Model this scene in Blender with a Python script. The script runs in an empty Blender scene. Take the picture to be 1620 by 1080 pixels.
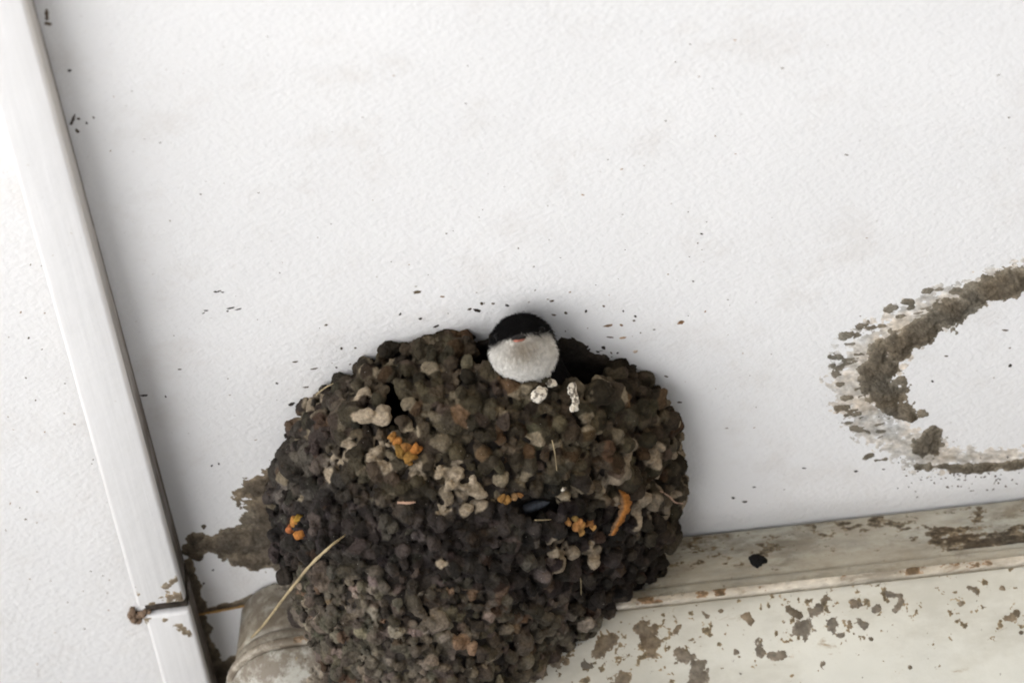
import bpy, bmesh, math, random
import numpy as np
from mathutils import Vector, Matrix

MM = 0.001
sc = bpy.context.scene
C = sc.collection
rng = np.random.default_rng(11)
random.seed(11)

# ------------------------------------------------------------------ camera
ELEV, AZ, ROLL, DIST = math.radians(40), math.radians(4.6), math.radians(4.4), 2.5
D = Vector((-math.sin(AZ) * math.cos(ELEV), math.cos(AZ) * math.cos(ELEV), math.sin(ELEV)))
R = Vector((math.cos(AZ), math.sin(AZ), 0))
U = R.cross(D)
R, U = R * math.cos(ROLL) - U * math.sin(ROLL), R * math.sin(ROLL) + U * math.cos(ROLL)
# the point of the ceiling in the middle of the picture
_t = np.linalg.solve(np.array([[R.x, R.y], [U.x, U.y]]), np.array([8.8, 71.7]))
TARGET = Vector((_t[0], _t[1], 0)) * MM
EYE = TARGET - D * DIST
SPAN = 1620 * 0.22 * MM
cam = bpy.data.cameras.new('camera')
cam.sensor_width = 36
cam.lens = 36 * DIST / SPAN
cam.clip_start, cam.clip_end = 0.05, 500
cam.dof.use_dof = True
cam.dof.focus_distance = DIST + 0.0
cam.dof.aperture_fstop = 14
co = bpy.data.objects.new('camera', cam)
C.objects.link(co)
co.matrix_world = Matrix((
    (R.x, U.x, -D.x, EYE.x), (R.y, U.y, -D.y, EYE.y), (R.z, U.z, -D.z, EYE.z), (0, 0, 0, 1)))
sc.camera = co

# ------------------------------------------------------------------ light
SUN_EL, SUN_AZ = math.radians(31), math.radians(42)   # azimuth measured from -y (in front of the wall), positive = from the right
sun_to = Vector((math.sin(SUN_AZ) * math.cos(SUN_EL), -math.cos(SUN_AZ) * math.cos(SUN_EL), math.sin(SUN_EL)))
w = bpy.data.worlds.new('World')
sc.world = w
w.use_nodes = True
nt = w.node_tree
sky = nt.nodes.new('ShaderNodeTexSky')
sky.sky_type = 'NISHITA'
sky.sun_disc = False
sky.sun_elevation = SUN_EL
sky.sun_rotation = math.atan2(sun_to.x, sun_to.y)
nt.links.new(sky.outputs[0], nt.nodes['Background'].inputs['Color'])
nt.nodes['Background'].inputs['Strength'].default_value = 0.06
sl = bpy.data.lights.new('sun', 'SUN')
sl.energy = 3.2
sl.angle = math.radians(0.5)
sl.color = (1.0, 0.975, 0.95)
so = bpy.data.objects.new('sun', sl)
C.objects.link(so)
so.rotation_euler = sun_to.to_track_quat('Z', 'Y').to_euler()
so.location = sun_to * 20
sc.view_settings.view_transform = 'Standard'
sc.view_settings.look = 'None'
sc.view_settings.gamma = 1
sc.view_settings.exposure = 2.6
sc.render.engine = 'CYCLES'
sc.cycles.pixel_filter_type = 'BLACKMAN_HARRIS'
sc.cycles.filter_width = 1.9
sc.cycles.max_bounces = 8
sc.cycles.diffuse_bounces = 5


# ------------------------------------------------------------------ helpers
def ray(px, py):
    d = D * DIST + R * ((px - 810) * 0.22 * MM) + U * ((540 - py) * 0.22 * MM)
    return EYE, d


def on_z(px, py, z=0.0):
    """photo pixel -> world point on the horizontal plane z"""
    o, d = ray(px, py)
    return o + d * ((z - o.z) / d.z)


def to_px(P):
    """world points (n,3) -> photo pixels, used only to choose mud colours by region"""
    P = np.asarray(P, float) - np.array(EYE)
    dz = P @ np.array(D)
    return np.stack([810 + (P @ np.array(R)) / dz * DIST / (0.22 * MM), 540 - (P @ np.array(U)) / dz * DIST / (0.22 * MM)], 1)


def _hash(ix, iy, iz, seed):
    n = (ix * 374761393 + iy * 668265263 + iz * 2147483647 + seed * 1274126177) & 0xFFFFFFFF
    n = ((n ^ (n >> 13)) * 1274126177) & 0xFFFFFFFF
    n = ((n ^ (n >> 16)) * 2246822519) & 0xFFFFFFFF
    return ((n ^ (n >> 15)) & 0xFFFFFF) / float(0xFFFFFF)


def vnoise(P, scale, seed=0, octaves=4, gain=0.5):
    """value noise in 0..1, P (n,3) in metres"""
    P = np.asarray(P, float)
    out = np.zeros(len(P))
    amp, tot = 1.0, 0.0
    for o in range(octaves):
        q = P * scale * (2 ** o) + 17.3 * o + 1000
        i = np.floor(q).astype(np.int64)
        f = q - i
        f = f * f * (3 - 2 * f)
        v = 0
        for dx in (0, 1):
            for dy in (0, 1):
                for dz in (0, 1):
                    wgt = (f[:, 0] if dx else 1 - f[:, 0]) * (f[:, 1] if dy else 1 - f[:, 1]) * (f[:, 2] if dz else 1 - f[:, 2])
                    v = v + wgt * _hash(i[:, 0] + dx, i[:, 1] + dy, i[:, 2] + dz, seed + o * 31)
        out += amp * v
        tot += amp
        amp *= gain
    return out / tot


def sstep(a, b, x):
    t = np.clip((x - a) / (b - a), 0, 1)
    return t * t * (3 - 2 * t)


def mesh_obj(name, verts, faces, mat, parent=None, smooth=True, cols=None):
    me = bpy.data.meshes.new(name)
    verts = np.asarray(verts, dtype=np.float32)
    if isinstance(faces, np.ndarray):
        k = faces.shape[1]
        me.vertices.add(len(verts))
        me.vertices.foreach_set('co', verts.ravel())
        me.loops.add(faces.size)
        me.loops.foreach_set('vertex_index', faces.ravel().astype(np.int32))
        me.polygons.add(len(faces))
        me.polygons.foreach_set('loop_start', np.arange(0, faces.size, k, dtype=np.int32))
        me.update(calc_edges=True)
    else:
        me.from_pydata([tuple(v) for v in verts], [], faces)
        me.update()
    me.polygons.foreach_set('use_smooth', np.full(len(me.polygons), smooth))
    if cols is not None:
        a = me.color_attributes.new('Col', 'FLOAT_COLOR', 'POINT')
        cc = np.ones((len(verts), 4), np.float32)
        cc[:, :3] = cols
        a.data.foreach_set('color', cc.ravel())
    me.materials.append(mat)
    o = bpy.data.objects.new(name, me)
    C.objects.link(o)
    if parent:
        o.parent = parent
        o.matrix_parent_inverse = Matrix.Translation(-parent.location)
    return o


def tag(o, label=None, cat=None, group=None, kind=None):
    if label: o['label'] = label
    if cat: o['category'] = cat
    if group: o['group'] = group
    if kind: o['kind'] = kind
    return o


def thing(name, label, cat, loc, group=None):
    o = bpy.data.objects.new(name, None)
    o.empty_display_size = 0.02
    C.objects.link(o)
    o.location = loc
    return tag(o, label, cat, group)


def bevel_box(name, lo, hi, mat, parent=None, bev=0.0008, segs=3):
    bm = bmesh.new()
    bmesh.ops.create_cube(bm, size=1)
    lo, hi = Vector(lo), Vector(hi)
    for v in bm.verts:
        v.co = Vector(((lo[i] + hi[i]) / 2 + v.co[i] * (hi[i] - lo[i]) for i in range(3)))
    if bev:
        bmesh.ops.bevel(bm, geom=bm.edges[:], offset=bev, segments=segs, affect='EDGES', profile=0.5)
    me = bpy.data.meshes.new(name)
    bm.to_mesh(me)
    bm.free()
    me.polygons.foreach_set('use_smooth', np.full(len(me.polygons), bool(bev)))
    me.materials.append(mat)
    o = bpy.data.objects.new(name, me)
    C.objects.link(o)
    if parent:
        o.parent = parent
        o.matrix_parent_inverse = Matrix.Translation(-parent.location)
    return o


# ------------------------------------------------------------------ materials
class MatB:
    def __init__(s, name, rough=0.8, spec=0.3):
        s.m = bpy.data.materials.new(name)
        s.m.use_nodes = True
        s.t = s.m.node_tree
        s.b = s.t.nodes['Principled BSDF']
        s.b.inputs['Roughness'].default_value = rough
        s.b.inputs['Specular IOR Level'].default_value = spec
        s.tc = s.t.nodes.new('ShaderNodeTexCoord')
        s.col = None
        s.h = None

    def link(s, a, b): s.t.links.new(a, b)

    def pos(s, scale=(1, 1, 1), rot=(0, 0, 0)):
        mp = s.t.nodes.new('ShaderNodeMapping')
        mp.inputs['Scale'].default_value = scale
        mp.inputs['Rotation'].default_value = rot
        g = s.t.nodes.new('ShaderNodeNewGeometry')
        s.link(g.outputs['Position'], mp.inputs['Vector'])
        return mp.outputs[0]

    def noise(s, scale, detail=4, rough=0.55, stretch=(1, 1, 1), rot=(0, 0, 0), dist=0):
        n = s.t.nodes.new('ShaderNodeTexNoise')
        n.inputs['Scale'].default_value = scale
        n.inputs['Detail'].default_value = detail
        n.inputs['Roughness'].default_value = rough
        n.inputs['Distortion'].default_value = dist
        s.link(s.pos(stretch, rot), n.inputs['Vector'])
        return n.outputs['Fac']

    def ramp(s, fac, lo, hi, a=0.0, b=1.0):
        r = s.t.nodes.new('ShaderNodeMapRange')
        r.interpolation_type = 'SMOOTHSTEP'
        r.inputs['From Min'].default_value = lo
        r.inputs['From Max'].default_value = hi
        r.inputs['To Min'].default_value = a
        r.inputs['To Max'].default_value = b
        s.link(fac, r.inputs['Value'])
        return r.outputs[0]

    def math(s, op, a, b):
        m = s.t.nodes.new('ShaderNodeMath')
        m.operation = op
        for i, v in enumerate((a, b)):
            if isinstance(v, (int, float)): m.inputs[i].default_value = v
            else: s.link(v, m.inputs[i])
        return m.outputs[0]

    def base(s, c):
        n = s.t.nodes.new('ShaderNodeRGB')
        n.outputs[0].default_value = (*c, 1)
        s.col = n.outputs[0]
        return s

    def attr(s):
        n = s.t.nodes.new('ShaderNodeVertexColor')
        n.layer_name = 'Col'
        s.col = n.outputs['Color']
        return s

    def mix(s, fac, c, mode='MIX'):
        n = s.t.nodes.new('ShaderNodeMix')
        n.data_type = 'RGBA'
        n.blend_type = mode
        if isinstance(fac, (int, float)): n.inputs['Factor'].default_value = fac
        else: s.link(fac, n.inputs['Factor'])
        s.link(s.col, n.inputs[6])
        if isinstance(c, tuple): n.inputs[7].default_value = (*c, 1)
        else: s.link(c, n.inputs[7])
        s.col = n.outputs[2]
        return s

    def vary(s, fac, lo, hi):
        """multiply by grey lo..hi"""
        v = s.ramp(fac, 0.25, 0.75, lo, hi)
        n = s.t.nodes.new('ShaderNodeVectorMath')
        n.operation = 'SCALE'
        s.link(s.col, n.inputs[0])
        s.link(v, n.inputs['Scale'])
        s.col = n.outputs[0]
        return s

    def bump(s, fac, dist, strength=1.0):
        n = s.t.nodes.new('ShaderNodeBump')
        n.inputs['Distance'].default_value = dist
        n.inputs['Strength'].default_value = strength
        s.link(fac, n.inputs['Height'])
        if s.h is not None: s.link(s.h, n.inputs['Normal'])
        s.h = n.outputs[0]
        return s

    def done(s):
        s.link(s.col, s.b.inputs['Base Color'])
        if s.h is not None: s.link(s.h, s.b.inputs['Normal'])
        return s.m


def m_ceiling():
    m = MatB('white_rough_plaster', 0.85, 0.25).base((0.80, 0.803, 0.81))
    m.vary(m.noise(12, 3), 0.97, 1.02)
    m.mix(m.ramp(m.noise(520, 3, 0.6), 0.64, 0.80), (0.60, 0.59, 0.58))
    m.mix(m.ramp(m.noise(160, 5, 0.6, rot=(0, 0, .6)), 0.68, 0.80, 0, .4), (0.68, 0.64, 0.60))
    m.mix(m.ramp(m.noise(26, 6, 0.7), 0.50, 0.72, 0, .22), (0.55, 0.50, 0.45))
    m.bump(m.noise(70, 3, 0.5), 0.0010, 0.30)
    m.bump(m.noise(430, 6, 0.68, stretch=(.85, 1.1, 1), rot=(0, 0, .5)), 0.0009, 0.7)
    return m.done()


def m_trunking():
    m = MatB('white_pvc_trunking', 0.5, 0.35).base((0.71, 0.71, 0.715))
    m.vary(m.noise(25, 3), 0.97, 1.02)
    m.mix(m.ramp(m.noise(500, 2), 0.74, 0.80, 0, .8), (0.45, 0.40, 0.34))
    m.vary(m.noise(420, 4, .6, stretch=(1, .03, 1), rot=(0, 0, .012)), .95, 1.04)
    m.mix(m.ramp(m.noise(55, 6, .72, stretch=(1, .35, 1)), .56, .74, 0, .25), (.50, .45, .39))
    m.bump(m.noise(420, 3, .6, stretch=(1, .03, 1)), 0.0004, 0.3)
    m.bump(m.noise(60, 3), 0.0012, 0.4)
    m.bump(m.noise(900, 2), 0.0001, 0.4)
    return m.done()


def m_trunking_side():
    m = MatB('pvc_trunking_shaded_grimy', 0.6, 0.3).base((0.52, 0.51, 0.50))  # greyer base carries the shade of the side faces; grime goes on top
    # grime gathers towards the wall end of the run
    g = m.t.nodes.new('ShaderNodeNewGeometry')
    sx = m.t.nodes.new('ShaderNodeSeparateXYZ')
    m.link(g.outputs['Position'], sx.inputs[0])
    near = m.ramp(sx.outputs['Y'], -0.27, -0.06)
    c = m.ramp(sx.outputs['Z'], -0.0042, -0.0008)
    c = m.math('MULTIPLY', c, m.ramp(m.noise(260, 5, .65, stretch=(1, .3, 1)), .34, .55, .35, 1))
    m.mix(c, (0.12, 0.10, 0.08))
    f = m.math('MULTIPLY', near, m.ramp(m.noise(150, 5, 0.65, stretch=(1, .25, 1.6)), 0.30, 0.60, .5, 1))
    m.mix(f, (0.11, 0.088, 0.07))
    m.bump(m.noise(600, 3), 0.0003, 0.5)
    return m.done()


def m_box(name, base, dirt, heavy):
    m = MatB(name, 0.42, 0.4).base(base)
    m.vary(m.noise(30, 3), 0.92, 1.04)
    m.mix(m.ramp(m.noise(45, 5, 0.65, stretch=(.6, 1, 1)), 0.50 - .12 * heavy, 0.85, 0, .35 + .4 * heavy), (0.30, 0.27, 0.20))
    m.mix(m.ramp(m.noise(130, 6, 0.68, stretch=(.55, 1, 1), dist=.4), 0.64 - .13 * heavy, 0.74 - .08 * heavy, 0, .85), dirt)
    m.mix(m.ramp(m.noise(380, 4, 0.6), 0.70 - .06 * heavy, 0.74 - .05 * heavy, 0, .9), (0.06, 0.045, 0.03))
    m.mix(m.ramp(m.noise(200, 4, 0.7, rot=(.3, .2, .9)), 0.69 - .05 * heavy, 0.80, 0, .6), (0.33, 0.20, 0.09))
    if heavy > .5:
        m.vary(m.noise(150, 6, .75, stretch=(.4, 1, 1)), .55, 1.18)
        m.mix(m.ramp(m.noise(75, 6, .75, stretch=(.4, 1, 1), rot=(0, .2, 0)), .46, .66, 0, .75), (0.13, 0.11, 0.08))
    m.mix(m.ramp(m.noise(22, 6, .7, stretch=(.5, 1, 1)), .42, .62, 0, .25 + .45 * heavy), (0.36, 0.32, 0.25), 'MULTIPLY' if heavy < .5 else 'MIX')
    # the end by the nest is caked
    g = m.t.nodes.new('ShaderNodeNewGeometry')
    sx = m.t.nodes.new('ShaderNodeSeparateXYZ')
    m.link(g.outputs['Position'], sx.inputs[0])
    e = m.math('MULTIPLY', m.ramp(sx.outputs['X'], -0.01, -0.06), m.ramp(m.noise(140, 6, .7), .36, .56, .2, .92))
    m.mix(e, (0.155, 0.125, 0.092))
    e = m.math('MULTIPLY', m.ramp(sx.outputs['X'], -0.01, -0.06), m.ramp(m.noise(300, 5, .7), .57, .66, 0, .7))
    m.mix(e, (0.11, 0.085, 0.06))
    m.bump(m.noise(300, 4, 0.6), 0.0005, 0.35 + .3 * heavy)
    return m.done()


def m_mud(name='dried_mud', rough=0.95, fleck=True):
    m = MatB(name, rough, 0.12).attr()
    m.vary(m.noise(220, 5, 0.6), 0.66, 1.34)
    m.vary(m.noise(1100, 3, 0.6), 0.75, 1.25)
    m.mix(m.ramp(m.noise(420, 3, .6, rot=(.5, .9, .2)), 0.62, 0.75, 0, .30), (0.075, 0.045, 0.022))
    if fleck:
        m.mix(m.ramp(m.noise(1500, 1), 0.78, 0.82, 0, .8), (0.42, 0.40, 0.36))
    m.bump(m.noise(500, 4, 0.6), 0.0009, 0.55)
    m.bump(m.noise(1700, 3, 0.6), 0.0003, 0.6)
    return m.done()


def m_attr(name, rough=0.9, spec=0.15, bscale=900, bdist=0.0002, lo=.85, hi=1.15):
    m = MatB(name, rough, spec).attr()
    m.vary(m.noise(bscale * .5, 3), lo, hi)
    m.bump(m.noise(bscale, 3), bdist, 0.5)
    return m.done()


def m_plain(name, c, rough=0.8, spec=0.2, nscale=300, lo=.8, hi=1.2, bd=0.0003):
    m = MatB(name, rough, spec).base(c)
    m.vary(m.noise(nscale, 4), lo, hi)
    if bd: m.bump(m.noise(nscale * 2, 3), bd, 0.5)
    return m.done()


WALLC, GRC, LWX = 0.22, 0.05, -1.0
M_CEIL = m_ceiling()
M_TRUNK = m_trunking()
M_TRUNK_SIDE = m_trunking_side()
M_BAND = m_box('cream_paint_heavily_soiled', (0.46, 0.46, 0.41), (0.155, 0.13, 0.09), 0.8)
M_BEAD = m_box('cream_bead_lit_soiled', (0.78, 0.73, 0.64), (0.26, 0.16, 0.09), 0.6)  # paler base puts the light on the bead's front into its colour
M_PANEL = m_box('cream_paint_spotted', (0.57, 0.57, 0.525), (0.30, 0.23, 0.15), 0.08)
M_MUD = m_mud()
M_STAIN = m_attr('mud_residue', 0.95, 0.1, 800, 0.0004, .7, 1.3)
M_WALL = m_plain('dark_grey_render', (WALLC, WALLC, WALLC), 0.9, 0.1, 60, .85, 1.15)  # house wall out of view, kept dark grey to bounce little light
M_GROUND = m_plain('asphalt', (GRC, GRC, GRC), 0.9, 0.1, 3, .85, 1.15, 0)
M_ROOF = m_plain('roof_tile', (0.22, 0.11, 0.07), 0.85, 0.2, 30, .8, 1.2)

# ------------------------------------------------------------------ setting
WALL_Y = 0.095
GZ = -3.3
tag(bevel_box('ground', (-40, -40, GZ - .2), (40, 40, GZ), M_GROUND, bev=0), kind='structure')
tag(bevel_box('house_wall', (-4, WALL_Y, GZ), (4, WALL_Y + .3, 0.0), M_WALL, bev=0), kind='structure')
tag(bevel_box('bounce_wall', (LWX - .3, -2.6, GZ), (LWX, WALL_Y - .001, -0.002), m_plain('white_bounce_wall', (0.78, 0.78, 0.78), 0.9, 0.1, 60, .85, 1.15), bev=0), kind='structure')  # unseen white wall added to bounce sunlight in from the left
tag(bevel_box('ceiling', (-4, -0.50, 0.0), (4, WALL_Y + .3, 0.14), M_CEIL, bev=0), kind='structure')
tag(bevel_box('roof', (-4.1, -0.56, 0.142), (4.1, WALL_Y + 3, 0.20), M_ROOF, bev=0), kind='structure')

# ------------------------------------------------------------------ cable trunking on the ceiling
TZ = -19 * MM
TX0 = (on_z(190, 860, TZ).x + on_z(15, 240, TZ).x) / 2
TX1 = (on_z(231, 720, TZ).x + on_z(104, 240, TZ).x) / 2
JOINT = on_z(245, 966, TZ).y


def trunking(y0, y1, label, dx=0.0, dw=0.0):
    cx = (TX0 + TX1) / 2 + dx
    t = thing('cable_trunking', label, 'cable trunking', (cx, (y0 + y1) / 2, 0), 'white cable trunking on the ceiling')
    hw = (TX1 - TX0) / 2 - dw
    bevel_box('base_channel', (cx - hw + .7 * MM, y0 + .3 * MM, TZ + 4.5 * MM), (cx + hw - .25 * MM, y1 - .3 * MM, -0.02 * MM), M_TRUNK_SIDE, t, 0.0003, 2)
    bevel_box('cover', (cx - hw, y0, TZ), (cx + hw, y1, TZ + 5 * MM), M_TRUNK, t, 0.0016, 4)
    return t


tr_a = trunking(-0.49, JOINT - 3.0 * MM, 'long white cable trunking running up the photo along the left of the ceiling')
tr_b = trunking(JOINT + 3.0 * MM, WALL_Y - .001, 'short white cable trunking end below the dirty joint at lower left', 1.0 * MM, 0.6 * MM)

# ------------------------------------------------------------------ cream box with a rounded corner, along the wall
BX = thing('shutter_box', 'long cream box with rounded left end and mud-spattered ledge under the ceiling', 'box', (0.2, 0.05, 0))
BY0, BYS = 5.2 * MM, 0.0262       # the box stands a little askew to the ceiling board
CR = 23 * MM
CX, CY = -74 * MM, CR
path = [(0.9 - i * 0.02, 0.0, 0.0, -1.0) for i in range(int((0.9 - CX) / 0.02) + 1)]
path += [(CX, 0.0, 0.0, -1.0)] if path[-1][0] > CX + 1e-6 else []
for i in range(1, 13):
    a = math.pi / 2 * i / 12
    path.append((CX - CR * math.sin(a), CY - CR * math.cos(a), -math.sin(a), -math.cos(a)))
path.append((CX - CR, WALL_Y - .0005, -1.0, 0.0))


def catmull(pts, n):
    pts = [np.array(p, float) for p in pts]
    P = [2 * pts[0] - pts[1]] + pts + [2 * pts[-1] - pts[-2]]
    out = []
    for i in range(1, len(P) - 2):
        for k in range(n):
            t = k / n
            out.append(.5 * ((2 * P[i]) + (-P[i - 1] + P[i + 1]) * t + (2 * P[i - 1] - 5 * P[i] + 4 * P[i + 1] - P[i + 2]) * t * t
                             + (-P[i - 1] + 3 * P[i] - 3 * P[i + 1] + P[i + 2]) * t ** 3))
    out.append(pts[-1])
    return out


def sweep(name, prof, mat, parent):
    prof = [(o * MM, z * MM) for o, z in prof]
    V, F = [], []
    n = len(prof)
    for (x, y, nx, ny) in path:
        for (o, z) in prof:
            V.append((x + nx * o, min(y + ny * o + BY0 + BYS * x, WALL_Y - .0004), z))
    for i in range(len(path) - 1):
        for j in range(n - 1):
            a = i * n + j
            F.append((a, a + 1, a + n + 1, a + n))
    return mesh_obj(name, V, F, mat, parent)


band_prof = [(-3.4, -1.5), (-3.3, -2.0), (-2.6, -8), (-1.5, -16), (-.6, -22), (-.3, -24.2), (-1.4, -24.7), (-1.4, -25.3), (.2, -25.7), (.4, -27), (.4, -30.7), (-3.0, -30.8)]
band_top = [(-40, -1.3), (-3.9, -1.35), (-3.4, -1.5)]
bead_prof = [(-3.0, -31.5), (2.5, -31.5), (2.9, -31.6), (3.1, -31.9), (3.1, -34.0), (2.9, -34.4), (2.5, -34.6), (-3.0, -34.6)]
low_prof = [(-3.0, -35.4)] + catmull([(1.6, -35.5), (1.1, -38.5), (-2.6, -47), (-11, -59.5), (-26, -73), (-46, -85), (-70, -92), (-94, -95)], 5)
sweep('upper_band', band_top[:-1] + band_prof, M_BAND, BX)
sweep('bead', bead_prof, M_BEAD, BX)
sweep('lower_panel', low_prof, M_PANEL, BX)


class Prof:
    """a straight run of the box as a surface with coordinates (x, length down the profile)"""
    def __init__(s, prof):
        s.seg = np.array([(-o * MM, z * MM) for o, z in prof])
        s.L = np.concatenate([[0], np.cumsum(np.hypot(*np.diff(s.seg, axis=0).T))])

    def hit(s, px, py):
        o, d = ray(px, py)
        oy, dy = o.y - BY0 - BYS * o.x, d.y - BYS * d.x
        best = None
        for i in range(len(s.seg) - 1):
            a, b = s.seg[i], s.seg[i + 1]
            e = b - a
            M = np.array([[dy, -e[0]], [d.z, -e[1]]])
            if abs(np.linalg.det(M)) < 1e-14: continue
            t, k = np.linalg.solve(M, a - np.array([oy, o.z]))
            if -.001 <= k <= 1.001 and (best is None or t < best[0]): best = (t, o.x + d.x * t, s.L[i] + k * np.hypot(*e))
        return None if best is None else best[1:]

    def surf(s, x, q):
        y = np.interp(q, s.L, s.seg[:, 0])
        z = np.interp(q, s.L, s.seg[:, 1])
        e = 0.0005
        dy = np.interp(q + e, s.L, s.seg[:, 0]) - np.interp(q - e, s.L, s.seg[:, 0])
        dz = np.interp(q + e, s.L, s.seg[:, 1]) - np.interp(q - e, s.L, s.seg[:, 1])
        n = np.stack([np.zeros_like(y), dz, -dy], 1)
        n /= np.linalg.norm(n, axis=1)[:, None] + 1e-12
        n[n[:, 1] > 0] *= -1
        return np.stack([x, y + BY0 + BYS * x, z], 1), n

    def strokes(s, lines, k=.25):
        out = []
        for line in lines:
            if len(line) == 1: line = [line[0], line[0]]
            for (x1, y1, r1), (x2, y2, r2) in zip(line[:-1], line[1:]):
                p, q = s.hit(x1, y1), s.hit(x2, y2)
                if p is None or q is None: continue
                out.append((p, q, r1 * k * MM, r2 * k * MM))
        return out


PANEL = Prof(low_prof[1:])
BAND = Prof(band_prof[:6])
BEAD = Prof(bead_prof[1:7])


def flat_surf(z):
    def f(x, y):
        return np.stack([x, y, np.full_like(x, z)], 1), np.tile(np.array([0, 0, -1.0]), (len(x), 1))
    return f


def sheet(name, surf, lo, hi, res, hfun, mat, parent=None, cfun=None):
    """a skin of dried mud: a fine sheet whose height above the surface comes from hfun; where it dips below the surface it is dropped"""
    nx, ny = int((hi[0] - lo[0]) / res) + 2, int((hi[1] - lo[1]) / res) + 2
    gx, gy = np.meshgrid(np.linspace(lo[0], hi[0], nx), np.linspace(lo[1], hi[1], ny), indexing='ij')
    a, b = gx.ravel(), gy.ravel()
    P, N = surf(a, b)
    h = hfun(a, b, P)
    V = P + N * np.maximum(h, -0.00025)[:, None]
    idx = np.arange(nx * ny).reshape(nx, ny)
    F = np.stack([idx[:-1, :-1].ravel(), idx[1:, :-1].ravel(), idx[1:, 1:].ravel(), idx[:-1, 1:].ravel()], 1)
    F = F[(h[F] > 0).any(1)]
    used = np.unique(F)
    re = np.full(nx * ny, -1)
    re[used] = np.arange(len(used))
    cols = cfun(a, b, P, h)[used]
    return mesh_obj(name, V[used], re[F], mat, parent, True, cols)


def strokes_dist(a, b, strokes):
    """max over strokes of (1 - distance/radius), strokes = [((x,y),(x,y),r1,r2)]"""
    best = np.full(len(a), -9.0)
    for (p, q, r1, r2) in strokes:
        p, q = np.array(p), np.array(q)
        e = q - p
        t = np.clip(((a - p[0]) * e[0] + (b - p[1]) * e[1]) / (e @ e + 1e-12), 0, 1)
        d = np.hypot(a - p[0] - t * e[0], b - p[1] - t * e[1])
        best = np.maximum(best, 1 - d / (r1 + (r2 - r1) * t))
    return best


def ceil_strokes(pts, z=0.0):
    """pts: list of polylines of (px, py, radius_px)"""
    out = []
    for line in pts:
        if len(line) == 1: line = [line[0], line[0]]
        for (x1, y1, r1), (x2, y2, r2) in zip(line[:-1], line[1:]):
            p, q = on_z(x1, y1, z), on_z(x2, y2, z)
            out.append(((p.x, p.y), (q.x, q.y), r1 * .28 * MM, r2 * .28 * MM))
    return out


def bounds(strokes, pad):
    P = np.array([s[0] for s in strokes] + [s[1] for s in strokes])
    r = max(max(s[2], s[3]) for s in strokes) + pad
    return P.min(0) - r, P.max(0) + r


def ccol(thin, thick, k):
    thin, thick = np.array(thin), np.array(thick)
    def f(a, b, P, h):
        t = sstep(0.0, k, h)[:, None]
        n = vnoise(P, 260, 5, 3)[:, None]
        n2 = vnoise(P, 120, 9, 3)[:, None]
        c = thin * (1 - t) + thick * t
        return c * (0.65 + .7 * n) * (np.array([1, 1, 1]) + (n2 - .5) * np.array([.20, .04, -.16]))
    return f


# ------------------------------------------------------------------ scar of an old nest on the ceiling (right)
core = ceil_strokes([[(1760, 395, 34), (1690, 412, 36), (1625, 440, 38), (1575, 458, 36), (1530, 482, 34), (1478, 508, 36), (1432, 535, 40), (1400, 565, 40),
                      (1390, 590, 40), (1394, 620, 38), (1412, 645, 28), (1440, 660, 12)],
                     [(1482, 685, 18), (1462, 712, 34), (1470, 735, 28), (1440, 736, 14)], [(1400, 726, 10), (1385, 728, 8)],
                     [(1470, 738, 14), (1530, 738, 19), (1580, 735, 19), (1640, 730, 17), (1760, 722, 18)]])
fl = []
frng = np.random.default_rng(5)
pads = [(1472, 460, 9), (1484, 458, 6), (1412, 488, 9), (1437, 478, 8), (1367, 515, 10), (1378, 518, 8), (1345, 531, 10), (1323, 565, 8), (1316, 578, 6), (1322, 590, 6), (1330, 608, 6), (1338, 630, 10), (1332, 646, 9),
        (1505, 478, 15), (1520, 462, 12), (1534, 452, 9), (1356, 655, 7), (1352, 676, 6), (1376, 722, 7), (1440, 488, 6), (1425, 500, 6), (1395, 515, 7), (1560, 442, 10), (1425, 600, 9), (1432, 618, 8), (1460, 655, 7)]
for (x, y, r) in pads: fl.append([(x - r * .4, y, r * 1.15), (x + r * .4, y - r * .15, r)])
outer = [(1640, 425), (1570, 440), (1500, 470), (1470, 480), (1440, 490), (1412, 500), (1375, 520), (1350, 532), (1328, 565), (1318, 580), (1322, 600), (1328, 622), (1326, 645), (1345, 655), (1356, 675), (1372, 690)]
for i in range(45):
    k = frng.uniform(0, len(outer) - 1)
    i0 = int(k)
    x = outer[i0][0] + (outer[i0 + 1][0] - outer[i0][0]) * (k - i0)
    y = outer[i0][1] + (outer[i0 + 1][1] - outer[i0][1]) * (k - i0)
    t = frng.uniform(0, 1) ** 1.6
    x += t * 48 + frng.normal(0, 5)
    y += t * 18 + frng.normal(0, 5)
    L = frng.uniform(4, 16)
    r = frng.choice([3, 4, 6, 9], p=[.4, .3, .2, .1])
    fl.append([(x, y, r), (x + L, y - L * .15 + frng.normal(0, 2), r * .5)])
flecks = ceil_strokes(fl)
stainz = ceil_strokes([[(1640, 420, 26), (1520, 470, 34), (1440, 510, 42), (1375, 560, 50), (1352, 610, 42), (1372, 660, 36), (1420, 700, 34), (1470, 720, 40), (1560, 725, 20), (1680, 715, 20)]])


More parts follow.
